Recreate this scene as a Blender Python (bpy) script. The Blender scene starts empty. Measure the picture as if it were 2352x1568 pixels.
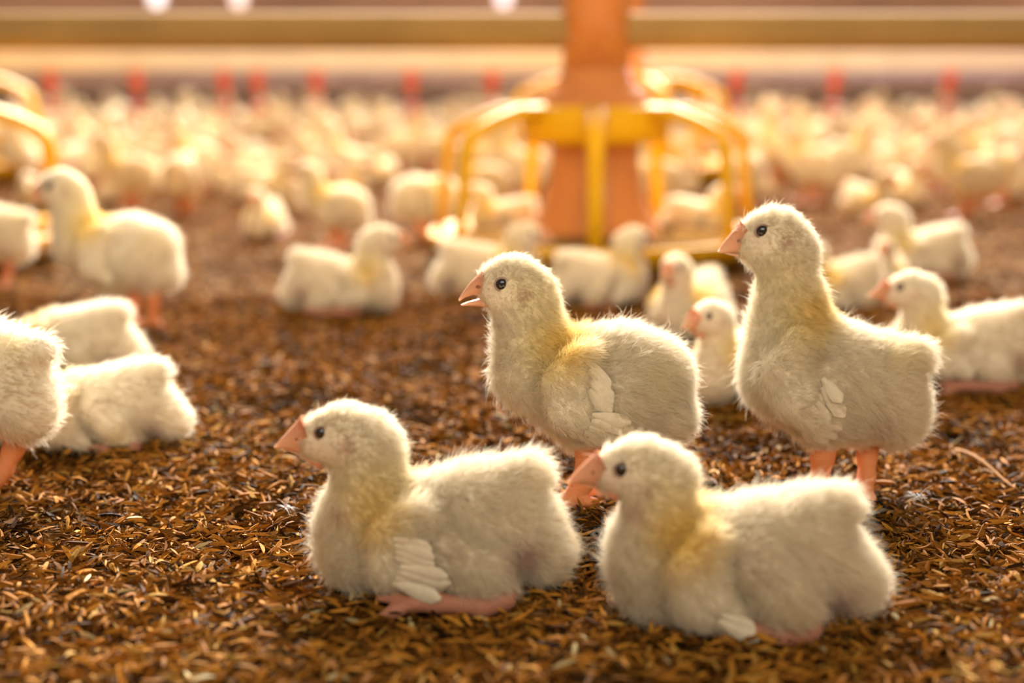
import bpy, math, random
import numpy as np
from mathutils import Vector, Matrix

# ------------------------------------------------------------------ camera
W, H, LENS = 2352, 1568, 50.0
F = LENS / 36.0 * W                      # focal length in pixels of the 2352 x 1568 frame
CAM_Z, HORIZON = 0.185, 170.0
PITCH = math.atan((H / 2 - HORIZON) / F)
scene = bpy.context.scene
COL = scene.collection
cam_d = bpy.data.cameras.new('camera')
cam = bpy.data.objects.new('camera', cam_d)
COL.objects.link(cam)
cam.location = (0, 0, CAM_Z)
cam.rotation_euler = (math.pi / 2 - PITCH, 0, 0)
cam_d.lens = LENS
cam_d.sensor_width = 36.0
cam_d.clip_start, cam_d.clip_end = 0.01, 100
cam_d.dof.use_dof = True
cam_d.dof.focus_distance = 0.572
cam_d.dof.aperture_fstop = 4.7
cam_d.dof.aperture_blades = 0
scene.camera = cam

# ------------------------------------------------------------------ light
world = bpy.data.worlds.new('world')
scene.world = world
world.use_nodes = True
bg = world.node_tree.nodes['Background']
bg.inputs[0].default_value = (1.0, 0.79, 0.58, 1)
bg.inputs[1].default_value = 0.30


def area(name, loc, target, sx, sy, power, color):
    d = bpy.data.lights.new(name, 'AREA')
    d.shape = 'RECTANGLE'
    d.size, d.size_y = sx, sy
    d.energy = power
    d.color = color
    o = bpy.data.objects.new(name, d)
    COL.objects.link(o)
    o.location = loc
    o.rotation_euler = (Vector(target) - Vector(loc)).to_track_quat('-Z', 'Y').to_euler()
    return o


area('curtain_daylight', (1.6, 17.0, 9.6), (0, 1.0, 0), 13.0, 4.0, 19500, (1.0, 0.95, 0.88))
area('flock_warm_fill', (0.1, 2.3, 1.7), (0.1, 2.2, 0), 0.5, 0.5, 34, (1.0, 0.60, 0.25))  # added warm fill, no lamp there; tints flock and litter golden
area('front_fill', (0.3, -1.7, 1.5), (0, 0.7, 0), 2.2, 1.0, 29, (1.0, 0.86, 0.66))  # added fill from behind the camera, lifts the chicks' shaded fronts
pl = bpy.data.lights.new('warm_glow_fill', 'POINT')  # added unseen light for the warm glow on pipe and post
pl.energy, pl.color, pl.shadow_soft_size = 2.8, (1.0, 0.62, 0.25), 0.06
plo = bpy.data.objects.new('warm_glow_fill', pl)
COL.objects.link(plo)
plo.location = (0.06, 1.05, 0.47)

pl2 = bpy.data.lights.new('brooder_lamp_light', 'POINT')
pl2.energy, pl2.color, pl2.shadow_soft_size = 9.0, (1.0, 0.55, 0.68), 0.05
plo2 = bpy.data.objects.new('brooder_lamp_light', pl2)
COL.objects.link(plo2)
plo2.location = (1.25, 2.75, 0.75)

vs = scene.view_settings
vs.view_transform = 'Standard'
vs.look = 'None'
vs.exposure = 0.12
vs.gamma = 1.0
vs.use_curve_mapping = False
scene.cycles.max_bounces = 4
scene.cycles.diffuse_bounces = 2
scene.cycles.use_adaptive_sampling = True
scene.cycles.adaptive_threshold = 0.1
scene.cycles.transmission_bounces = 4
scene.cycles.transparent_max_bounces = 6
scene.cycles.sample_clamp_indirect = 6
scene.cycles.caustics_reflective = False
scene.cycles.caustics_refractive = False
try:
    scene.cycles.use_denoising = True
except Exception:
    pass

rng = np.random.default_rng(7)
random.seed(5)
SP, CP = math.sin(PITCH), math.cos(PITCH)


def ray(u, v):
    a, b = (u - W / 2) / F, -(v - H / 2) / F
    return np.array([a, CP + b * SP, b * CP - SP])


def gp(u, v):                            # point of the ground seen at a pixel
    d = ray(u, v)
    t = CAM_Z / -d[2]
    return np.array([d[0] * t, d[1] * t, 0.0])


def at_y(u, v, y):                       # point of the upright plane at depth y seen at a pixel
    d = ray(u, v)
    t = y / d[1]
    return np.array([d[0] * t, y, CAM_Z + d[2] * t])


# ------------------------------------------------------------------ materials
def lin(r, g, b):
    f = lambda c: c / 12.92 if c <= 0.04045 else ((c + 0.055) / 1.055) ** 2.4
    return (f(r / 255), f(g / 255), f(b / 255))


def nodemat(name):
    m = bpy.data.materials.new(name)
    m.use_nodes = True
    return m, m.node_tree.nodes, m.node_tree.links, m.node_tree.nodes['Principled BSDF']


def plain(name, col, rough=0.5, spec=0.5, noise=0.12, scale=60, sub=0.0, coat=0.0):
    m, N, L, p = nodemat(name)
    t = N.new('ShaderNodeTexNoise')
    t.inputs['Scale'].default_value = scale
    tc = N.new('ShaderNodeTexCoord')
    L.new(tc.outputs['Object'], t.inputs['Vector'])
    r = N.new('ShaderNodeValToRGB')
    r.color_ramp.elements[0].position, r.color_ramp.elements[1].position = 0.3, 0.7
    r.color_ramp.elements[0].color = (*[c * (1 - noise) for c in col], 1)
    r.color_ramp.elements[1].color = (*[min(1, c * (1 + noise)) for c in col], 1)
    L.new(t.outputs['Fac'], r.inputs['Fac'])
    L.new(r.outputs['Color'], p.inputs['Base Color'])
    p.inputs['Roughness'].default_value = rough
    p.inputs['Specular IOR Level'].default_value = spec
    if sub:
        p.inputs['Subsurface Weight'].default_value = sub
        p.inputs['Subsurface Radius'].default_value = (1.0, 0.35, 0.2)
        p.inputs['Subsurface Scale'].default_value = 0.003
    if coat:
        p.inputs['Coat Weight'].default_value = coat
        p.inputs['Coat Roughness'].default_value = 0.1
    return m


def attr_mat(name, rough, spec, sub=0.0, sheen=0.0, bump=0.0, bscale=900):
    m, N, L, p = nodemat(name)
    a = N.new('ShaderNodeAttribute')
    a.attribute_name = 'Col'
    L.new(a.outputs['Color'], p.inputs['Base Color'])
    p.inputs['Roughness'].default_value = rough
    p.inputs['Specular IOR Level'].default_value = spec
    if sub:
        p.inputs['Subsurface Weight'].default_value = sub
        p.inputs['Subsurface Radius'].default_value = (1.0, 0.45, 0.3)
        p.inputs['Subsurface Scale'].default_value = 0.003
    if sheen:
        p.inputs['Sheen Weight'].default_value = sheen
        p.inputs['Sheen Roughness'].default_value = 0.5
        p.inputs['Sheen Tint'].default_value = (1, 0.95, 0.85, 1)
    if bump:
        t = N.new('ShaderNodeTexNoise')
        t.inputs['Scale'].default_value = bscale
        tc = N.new('ShaderNodeTexCoord')
        L.new(tc.outputs['Object'], t.inputs['Vector'])
        b = N.new('ShaderNodeBump')
        b.inputs['Strength'].default_value = bump
        b.inputs['Distance'].default_value = 0.001
        L.new(t.outputs['Fac'], b.inputs['Height'])
        L.new(b.outputs['Normal'], p.inputs['Normal'])
    return m


M = {}
M['plumage'] = attr_mat('plumage', 0.95, 0.05, sheen=0.25)
M['soft_plumage'] = attr_mat('soft_plumage', 0.95, 0.05, sheen=0.2)
M['skin'] = attr_mat('skin', 0.5, 0.35, sub=0.25, bump=0.5, bscale=1400)
M['husk'] = attr_mat('husk', 0.7, 0.06)
M['beak'] = attr_mat('beak', 0.4, 0.45, sub=0.25, bump=0.15, bscale=700)
M['nostril'] = plain('nostril', (0.30, 0.10, 0.05), 0.6, 0.2, 0.2, 900)
M['feed'] = plain('feed_crumble', (0.20, 0.11, 0.035), 1.0, 0.0, 0.5, 420)
M['eye'] = plain('eye', (0.008, 0.007, 0.012), 0.08, 0.6, 0.1, 100, coat=0.6)
M['eyelid'] = plain('eyelid', (0.40, 0.28, 0.22), 0.6, 0.3, 0.2, 900)
M['feather'] = plain('feather', (0.76, 0.68, 0.53), 0.65, 0.25, 0.06, 400)
M['yellow'] = plain('yellow_plastic', (0.90, 0.52, 0.012), 0.5, 0.22, 0.06, 30)
M['red'] = plain('red_plastic', (0.68, 0.27, 0.085), 0.2, 0.6, 0.08, 20)
M['pvc'] = plain('pvc_pipe', (0.40, 0.27, 0.11), 0.75, 0.1, 0.1, 12)
M['rail'] = plain('cream_rail', (0.84, 0.78, 0.70), 0.4, 0.4, 0.08, 10)
M['water_pipe'] = plain('grey_pipe', (0.34, 0.28, 0.36), 0.35, 0.5, 0.1, 14)
M['nipple'] = plain('red_nipple', (0.62, 0.10, 0.06), 0.35, 0.5, 0.1, 80)
M['steel'] = plain('steel', (0.6, 0.6, 0.62), 0.25, 0.6, 0.1, 80)
M['wall'] = plain('wall_panel', (0.82, 0.56, 0.46), 0.7, 0.3, 0.2, 1.2)
M['straw'] = plain('straw', lin(136, 94, 46), 0.8, 0.1, 0.25, 200)
M['quill'] = plain('white_fluff', (0.8, 0.8, 0.82), 0.5, 0.4, 0.05, 200)


def hair_mat(name, trans=0.5):
    m = bpy.data.materials.new(name)
    m.use_nodes = True
    N, L = m.node_tree.nodes, m.node_tree.links
    N.remove(N['Principled BSDF'])
    a = N.new('ShaderNodeAttribute')
    a.attribute_name = 'Col'
    d = N.new('ShaderNodeBsdfDiffuse')
    t = N.new('ShaderNodeBsdfTranslucent')
    mx = N.new('ShaderNodeMixShader')
    mx.inputs[0].default_value = trans
    L.new(a.outputs['Color'], d.inputs['Color'])
    L.new(a.outputs['Color'], t.inputs['Color'])
    L.new(d.outputs[0], mx.inputs[1])
    L.new(t.outputs[0], mx.inputs[2])
    L.new(mx.outputs[0], N['Material Output'].inputs['Surface'])
    return m


M['down'] = hair_mat('down_hair', 0.5)


def floor_mat():
    m, N, L, p = nodemat('litter_floor')
    tc = N.new('ShaderNodeTexCoord')
    n1 = N.new('ShaderNodeTexNoise')
    n1.inputs['Scale'].default_value = 130
    n1.inputs['Detail'].default_value = 8
    n2 = N.new('ShaderNodeTexNoise')
    n2.inputs['Scale'].default_value = 9
    n2.inputs['Detail'].default_value = 4
    r1 = N.new('ShaderNodeValToRGB')
    r1.color_ramp.elements[0].position, r1.color_ramp.elements[1].position = 0.36, 0.66
    r1.color_ramp.elements[0].color = (0.05, 0.026, 0.008, 1)
    r1.color_ramp.elements[1].color = (0.29, 0.15, 0.036, 1)
    r2 = N.new('ShaderNodeValToRGB')
    r2.color_ramp.elements[0].position, r2.color_ramp.elements[1].position = 0.35, 0.6
    r2.color_ramp.elements[0].color = (0.72, 0.66, 0.6, 1)
    r2.color_ramp.elements[1].color = (1, 1, 1, 1)
    mx = N.new('ShaderNodeMixRGB')
    mx.blend_type = 'MULTIPLY'
    mx.inputs[0].default_value = 1
    for n in (n1, n2):
        L.new(tc.outputs['Object'], n.inputs['Vector'])
    L.new(n1.outputs['Fac'], r1.inputs['Fac'])
    L.new(n2.outputs['Fac'], r2.inputs['Fac'])
    L.new(r1.outputs['Color'], mx.inputs[1])
    L.new(r2.outputs['Color'], mx.inputs[2])
    L.new(mx.outputs[0], p.inputs['Base Color'])
    p.inputs['Roughness'].default_value = 0.95
    p.inputs['Specular IOR Level'].default_value = 0.05
    b = N.new('ShaderNodeBump')
    b.inputs['Strength'].default_value = 0.7
    b.inputs['Distance'].default_value = 0.004
    L.new(n1.outputs['Fac'], b.inputs['Height'])
    L.new(b.outputs['Normal'], p.inputs['Normal'])
    return m


M['floor'] = floor_mat()


# ------------------------------------------------------------------ mesh helpers
def mesh_np(name, V, Fq, mats, col=None, midx=None, smooth=True):
    me = bpy.data.meshes.new(name)
    V = np.asarray(V, dtype=np.float32)
    if isinstance(Fq, np.ndarray):
        nf, k = Fq.shape
        me.vertices.add(len(V))
        me.vertices.foreach_set('co', V.ravel())
        me.loops.add(nf * k)
        me.loops.foreach_set('vertex_index', Fq.astype(np.int32).ravel())
        me.polygons.add(nf)
        me.polygons.foreach_set('loop_start', np.arange(0, nf * k, k, dtype=np.int32))
        me.polygons.foreach_set('loop_total', np.full(nf, k, dtype=np.int32))
        me.update(calc_edges=True)
    else:
        me.from_pydata([tuple(map(float, v)) for v in V], [], Fq)
        nf = len(me.polygons)
    me.polygons.foreach_set('use_smooth', np.full(nf, smooth, dtype=bool))
    if midx is not None:
        me.polygons.foreach_set('material_index', np.asarray(midx, dtype=np.int32))
    for m in mats:
        me.materials.append(m)
    if col is not None:
        a = me.attributes.new('Col', 'FLOAT_COLOR', 'POINT')
        c4 = np.ones((len(V), 4), np.float32)
        c4[:, :3] = col
        a.data.foreach_set('color', c4.ravel())
    me.update()
    return me


def link(name, data, parent=None, loc=None):
    o = bpy.data.objects.new(name, data)
    COL.objects.link(o)
    if parent is not None:
        o.parent = parent
    if loc is not None:
        o.location = tuple(float(x) for x in loc)
    return o


def tag(o, label, cat, group=None):
    o['label'], o['category'] = label, cat
    if group:
        o['group'] = group
    return o


def lathe(profile, n=40, cap=True):
    V, Fc = [], []
    for r, z in profile:
        for i in range(n):
            a = 2 * math.pi * i / n
            V.append((r * math.cos(a), r * math.sin(a), z))
    for j in range(len(profile) - 1):
        for i in range(n):
            Fc.append((j * n + i, j * n + (i + 1) % n, (j + 1) * n + (i + 1) % n, (j + 1) * n + i))
    if cap:
        Fc.append(tuple(range(n))[::-1])
        Fc.append(tuple((len(profile) - 1) * n + i for i in range(n)))
    return V, Fc


def tube(pts, radii, n=10, flat=(1, 1), up=(0, 0, 1)):
    pts = [np.array(p, float) for p in pts]
    V, Fc = [], []
    for i, p in enumerate(pts):
        d = pts[min(i + 1, len(pts) - 1)] - pts[max(i - 1, 0)]
        d /= np.linalg.norm(d) + 1e-12
        s = np.cross(d, np.array(up, float))
        if np.linalg.norm(s) < 1e-6:
            s = np.cross(d, (0, 1.0, 0))
        s /= np.linalg.norm(s)
        t = np.cross(s, d)
        r = radii[i] if hasattr(radii, '__len__') else radii
        for k in range(n):
            a = 2 * math.pi * k / n
            V.append(p + r * (s * math.cos(a) * flat[0] + t * math.sin(a) * flat[1]))
    for i in range(len(pts) - 1):
        for k in range(n):
            Fc.append((i * n + k, i * n + (k + 1) % n, (i + 1) * n + (k + 1) % n, (i + 1) * n + k))
    Fc.append(tuple(range(n))[::-1])
    Fc.append(tuple((len(pts) - 1) * n + k for k in range(n)))
    return V, Fc


def sphere(c, r, n=14, m=9, sc=(1, 1, 1)):
    V, Fc = [], []
    for j in range(m + 1):
        th = math.pi * j / m
        for i in range(n):
            a = 2 * math.pi * i / n
            V.append((c[0] + r * sc[0] * math.sin(th) * math.cos(a), c[1] + r * sc[1] * math.sin(th) * math.sin(a), c[2] + r * sc[2] * math.cos(th)))
    for j in range(m):
        for i in range(n):
            Fc.append((j * n + i, (j + 1) * n + i, (j + 1) * n + (i + 1) % n, j * n + (i + 1) % n))
    return V, Fc


def joined(name, pieces, smooth=True):
    """pieces: (verts, faces, material)"""
    V, Fc, mats, mi = [], [], [], []
    for v, f, m in pieces:
        b = len(V)
        V.extend(v)
        if m not in mats:
            mats.append(m)
        k = mats.index(m)
        for q in f:
            Fc.append(tuple(b + i for i in q))
            mi.append(k)
    return mesh_np(name, np.array(V), Fc, mats, midx=mi, smooth=smooth)


# ------------------------------------------------------------------ the litter floor
def ground_h(x, y):
    x, y = np.asarray(x, float), np.asarray(y, float)
    h = 0.0016 * np.sin(31 * x + 9 * y + 1.3) * np.sin(27 * y - 8 * x)
    h = h + 0.0011 * np.sin(83 * x - 31 * y + 2.1) * np.sin(71 * y + 22 * x + 0.4)
    h = h + 0.0007 * np.sin(190 * x + 60 * y) * np.sin(170 * y - 40 * x + 1.0)
    return h - 0.0035


ny_, nx_ = 150, 130
ys = 0.25 * (2.9 / 0.25) ** np.linspace(0, 1, ny_)
gx = np.linspace(-1, 1, nx_)
V = []
for y in ys:
    xx = gx * (0.75 * y + 0.12)
    hh = ground_h(xx, y)
    V.append(np.stack([xx, np.full(nx_, y), hh], 1))
V = np.concatenate(V)
idx = np.arange(ny_ * nx_).reshape(ny_, nx_)
Fq = np.stack([idx[:-1, :-1], idx[:-1, 1:], idx[1:, 1:], idx[1:, :-1]], -1).reshape(-1, 4)
# the shed floor all round, a little lower
big = np.array([(-14, -6, -0.007), (14, -6, -0.007), (14, 14, -0.007), (-14, 14, -0.007)])
V2 = np.concatenate([V, big])
Fq2 = np.concatenate([Fq, np.array([[len(V), len(V) + 1, len(V) + 2, len(V) + 3]])])
floor = link('floor', mesh_np('floor', V2, Fq2, [M['floor']]))
floor['kind'] = 'structure'
floor['label'] = 'brown shed floor covered with rice husk litter'


def husk_unit(kind):
    """unit husk along x, length 1: verts, tris"""
    if kind == 'far':
        V = np.array([(-.5, 0, 0), (0, -.5, 0), (.5, 0, 0), (0, .5, 0), (0, 0, .4)])
        T = np.array([(0, 1, 4), (1, 2, 4), (2, 3, 4), (3, 0, 4)])
        return V, T
    V = [(-.5, 0, .0)]
    for x, w, h in ((-.28, .38, .34), (.06, .5, .46), (.34, .30, .26)):
        V += [(x, -w, 0), (x, 0, h), (x, w, 0)]
    V.append((.5, 0, .04))
    T = [(0, 1, 2), (0, 2, 3), (10, 8, 7), (10, 9, 8)]
    for s in (1, 4):
        T += [(s, s + 3, s + 4), (s, s + 4, s + 1), (s + 1, s + 4, s + 5), (s + 1, s + 5, s + 2)]
    return np.array(V), np.array(T)


GOLD = np.array([lin(182, 126, 54), lin(158, 104, 42), lin(132, 85, 34), lin(102, 66, 28), lin(76, 47, 20), lin(48, 30, 13), lin(176, 136, 74), lin(190, 172, 140)])
GOLD = GOLD * np.array([1.02, 1.04, .84])
GP = np.array([.15, .24, .22, .15, .11, .075, .045, .01])


def husks(n, y0, y1, smin, smax, kind, lift, xm=0.40):
    u = rng.random(n)
    y = np.sqrt(y0 ** 2 + u * (y1 ** 2 - y0 ** 2))
    x = (rng.random(n) * 2 - 1) * (xm * y + 0.04)
    L_ = rng.uniform(smin, smax, n)
    w = L_ * rng.uniform(.12, .25, n)
    yaw = rng.random(n) * 2 * math.pi
    pit = rng.normal(0, .30, n)
    rol = rng.normal(0, .6, n) + (rng.random(n) < .35) * math.pi
    z = ground_h(x, y) + rng.random(n) ** 1.4 * lift + 0.0006
    U, T = husk_unit(kind)
    P = U[None] * np.stack([L_, w, w * 1.25], 1)[:, None, :]
    # a slight bend along the length
    P[..., 2] += (rng.normal(0, .25, n) * L_)[:, None] * (U[None, :, 0] ** 2)
    cr, sr = np.cos(rol)[:, None], np.sin(rol)[:, None]
    X, Y, Z = P[..., 0], P[..., 1] * cr - P[..., 2] * sr, P[..., 1] * sr + P[..., 2] * cr
    cp, sp = np.cos(pit)[:, None], np.sin(pit)[:, None]
    X, Z = X * cp - Z * sp, X * sp + Z * cp
    cy, sy = np.cos(yaw)[:, None], np.sin(yaw)[:, None]
    X, Y = X * cy - Y * sy, X * sy + Y * cy
    V = np.stack([X + x[:, None], Y + y[:, None], Z + z[:, None]], -1).reshape(-1, 3)
    Tt = (T[None] + (np.arange(n) * len(U))[:, None, None]).reshape(-1, 3)
    c = GOLD[rng.choice(len(GOLD), n, p=GP)] * rng.uniform(.75, 1.2, n)[:, None]
    # damp, caked patches in the litter are darker
    pt = np.sin(17 * x + 5 * np.sin(9 * y)) * np.sin(23 * y + 4 * np.sin(13 * x)) + .5 * np.sin(51 * x + 1) * np.sin(47 * y)
    wet = np.clip((pt - .35) / .5, 0, 1)
    c = c * (1 - .55 * wet[:, None] * (rng.random(n) < .8)[:, None])
    return V, Tt, np.repeat(c, len(U), 0)


hv, ht, hc = husks(118000, .36, 1.2, .0050, .0112, 'near', .0052)
o = link('husk_litter', mesh_np('husk_litter', hv, ht, [M['husk']], hc, smooth=False), floor)
o['kind'] = 'stuff'
hv, ht, hc = husks(60000, 1.15, 2.8, .008, .014, 'far', .004)
o = link('husk_litter', mesh_np('husk_litter_distant', hv, ht, [M['husk']], hc, smooth=False), floor)
o['kind'] = 'stuff'
# the 300 husks that show largest, one object each
protos = []
for k in range(16):
    U, T = husk_unit('near')
    P = U * np.array([1, .15 + .007 * k, .24])
    P[:, 2] += (rng.normal(0, .25)) * U[:, 0] ** 2
    c = GOLD[[0, 1, 2, 0, 6, 1, 3, 2, 0, 7, 1, 4, 6, 0, 1, 2][k]] * rng.uniform(.85, 1.15)
    protos.append(mesh_np('husk', P, T, [M['husk']], np.repeat(c[None], len(U), 0), smooth=False))
for k in range(300):
    u_, v_ = rng.uniform(20, 2330), 1568 - 330 * rng.random() ** 1.6
    g = gp(u_, v_)
    s = rng.uniform(.0075, .0105)
    o = link('husk', protos[k % 16], floor, (g[0], g[1], float(ground_h(g[0], g[1])) + .0050 + .001 * rng.random()))
    o.rotation_euler = (rng.normal(0, .35), rng.normal(0, .22), rng.random() * 6.28)
    o.scale = (s, s, s)

# ------------------------------------------------------------------ shed wall at the back
wb = joined('wall_back', [([(-14, 9, -0.01), (14, 9, -0.01), (14, 9, 1.2), (-14, 9, 1.2), (-14, 9.1, -0.01), (14, 9.1, -0.01), (14, 9.1, 1.2), (-14, 9.1, 1.2)],
                           [(0, 1, 2, 3), (5, 4, 7, 6), (3, 2, 6, 7), (4, 0, 3, 7), (1, 5, 6, 2)], M['wall'])], smooth=False)
wall = link('wall_back', wb)
wall['kind'] = 'structure'
wall['label'] = 'dim pinkish brown shed wall in the far distance'

# ------------------------------------------------------------------ feeder line
FY = 1.45
FPX = F / FY * 1.0


def make_feeder():
    R = {}
    R['drop_tube'] = joined('drop_tube', [(*lathe([(.0355, .185), (.0355, .330), (.030, .332)], 40), M['red'])])
    R['cone'] = joined('cone', [(*lathe([(.074, .146), (.070, .156), (.050, .170), (.038, .183), (.0365, .192)], 40), M['red'])])
    R['feed_cylinder'] = joined('feed_cylinder', [(*lathe([(.086, .012), (.072, .030), (.058, .052), (.050, .080), (.047, .10), (.047, .146)], 40), M['red'])])
    R['collar'] = joined('collar', [(*lathe([(.050, .118), (.072, .118), (.078, .124), (.079, .146), (.073, .154), (.060, .157)], 48), M['yellow'])])
    pan = [(.02, .004), (.150, .004), (.166, .008), (.173, .018), (.178, .021), (.180, .026), (.176, .029), (.170, .026), (.160, .014), (.148, .012), (.02, .012)]
    R['pan'] = joined('pan', [(*lathe(pan, 56), M['yellow'])])
    R['feed'] = joined('feed', [(*lathe([(.168, .018), (.150, .022), (.110, .026), (.086, .030)], 48, False), M['feed'])])
    pts = [(.070, 0, .148), (.100, 0, .148), (.135, 0, .138), (.156, 0, .129), (.163, 0, .120), (.165, 0, .108), (.169, 0, .070), (.174, 0, .024)]
    R['arm'] = joined('arm', [(*tube(pts, [.014, .0115, .0098, .0092, .0090, .0085, .0078, .0075], 10, (1.0, .65), (0, 0.0, 1)), M['yellow'])])
    return R


FEED = make_feeder()


def feeder(loc, phi0, label, s=1.0, arms=7):
    e = bpy.data.objects.new('poultry_feeder', None)
    COL.objects.link(e)
    e.location = loc
    e.scale = (.95 * s, .95 * s, s)
    tag(e, label, 'feeder', 'pan feeders hanging from the feed line')
    for n in ('drop_tube', 'cone', 'feed_cylinder', 'collar', 'pan', 'feed'):
        link(n, FEED[n], e)
    for k in range(arms):
        a = link('arm', FEED['arm'], e)
        a.rotation_euler = (0, 0, math.radians(phi0 + 360.0 / arms * k))
    return e


fc = at_y(1365, 500, FY)
feeder((fc[0], FY, 0), -90 - 3, 'yellow and orange pan feeder standing behind the middle chick')
fl = at_y(-215, 500, FY)
feeder((fl[0], FY, 0), -90 + 33, 'yellow feeder grill cut off by the left edge of the picture')
f3 = at_y(1425, 200, 2.55)
feeder((f3[0], 2.55, 0.0), -70, 'distant yellow feeder directly behind the orange feeder column', 1.18)
f4 = at_y(-150, 200, 2.6)
feeder((f4[0], 2.6, 0.0), -60, 'distant yellow feeder behind the cut-off feeder', 1.18)

pz = at_y(1176, 71, FY)[2]
V, Fc = tube([(-2.2, FY, pz), (-1, FY, pz), (0, FY, pz), (1, FY, pz), (2.2, FY, pz)], .0180, 24, up=(0, 0, 1))
tag(link('feed_pipe', joined('feed_pipe', [(V, Fc, M['pvc'])])), 'long brown feed pipe running across the top through the feeder', 'pipe')

# ------------------------------------------------------------------ drinker line
DY = 2.95
dz = at_y(1176, 141, DY)[2]
dz2 = at_y(1176, 178, DY)[2]
e = bpy.data.objects.new('drinker_line', None)
COL.objects.link(e)
e.location = (0, DY, 0)
tag(e, 'cream and grey drinker line with red nipples behind the feeder', 'drinker')
rail = [(-.012, .021), (.012, .021), (.014, .012), (.010, -.017), (-.010, -.017), (-.014, .012)]
V, Fc = [], []
for x in (-3.5, 3.5):
    V += [(x, a, dz + b) for a, b in rail]
Fc = [(i, (i + 1) % 6, 6 + (i + 1) % 6, 6 + i) for i in range(6)] + [tuple(range(6))[::-1], tuple(range(6, 12))]
link('rail', joined('rail', [(V, Fc, M['rail'])], smooth=False), e)
V, Fc = tube([(-3.5, 0, dz2), (0, 0, dz2), (3.5, 0, dz2)], .0125, 20)
link('water_pipe', joined('water_pipe', [(V, Fc, M['water_pipe'])]), e)
nip = joined('nipple', [(*lathe([(.0165, .014), (.0165, -.014), (.010, -.016), (.009, -.030), (.007, -.036)], 16), M['nipple'])])
pin = joined('pin', [(*lathe([(.0025, -.034), (.0025, -.046)], 10), M['steel'])])
cup = joined('drip_cup', [(*lathe([(.004, -.070), (.016, -.066), (.021, -.056), (.019, -.056), (.014, -.063), (.003, -.066)], 18), M['nipple'])])
stem = joined('cup_arm', [(*tube([(0, .012, -.01), (0, .019, -.03), (0, .017, -.06)], .003, 8), M['nipple'])])
for u in (-90, 118, 315, 515, 592, 727, 945, 1130, 1690, 1917, 2180, 2420):
    x = at_y(u, 178, DY)[0]
    nn = link('nipple', nip, e, (x, 0, dz2))
    link('pin', pin, nn)
    link('drip_cup', cup, nn)
    link('cup_arm', stem, nn)

# ------------------------------------------------------------------ chicks: shape
def seg_dist(P, a, b, ra, rb, ls):
    s = np.array([1, 1 / ls, 1], np.float32)
    a, b = (a * s).astype(np.float32), (b * s).astype(np.float32)
    pa = P * s - a
    ba = b - a
    l2 = float(ba @ ba)
    if l2 < 1e-14:
        return np.sqrt((pa * pa).sum(-1)) - ra
    t = np.clip((pa @ ba) / l2, 0, 1)
    q = pa - t[..., None] * ba
    return np.sqrt((q * q).sum(-1)) - (ra + (rb - ra) * t)


def smin(a, b, k):
    h = np.maximum(k - np.abs(a - b), 0) / k
    return np.minimum(a, b) - h * h * k * .25


def sdf(P, prims, both=False):
    """prims: (points (n,4) world-local, lateral scale, blend, skin, mirror)"""
    P = P.astype(np.float32)
    d = None
    ds = np.full(P.shape[:-1], 9.0, np.float32)
    dp = np.full(P.shape[:-1], 9.0, np.float32)
    for pts, ls, k, skin, mir in prims:
        for side in ((1, -1) if mir else (1,)):
            dd = None
            m = np.array([1, side, 1])
            n = len(pts)
            for i in range(max(1, n - 1)):
                j = min(i + 1, n - 1)
                s = seg_dist(P, pts[i][:3] * m, pts[j][:3] * m, pts[i][3], pts[j][3], ls)
                dd = s if dd is None else smin(dd, s, .003)
            d = dd if d is None else smin(d, dd, k)
            if skin:
                ds = np.minimum(ds, dd)
            else:
                dp = np.minimum(dp, dd)
    return (d, ds, dp) if both else d


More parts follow.
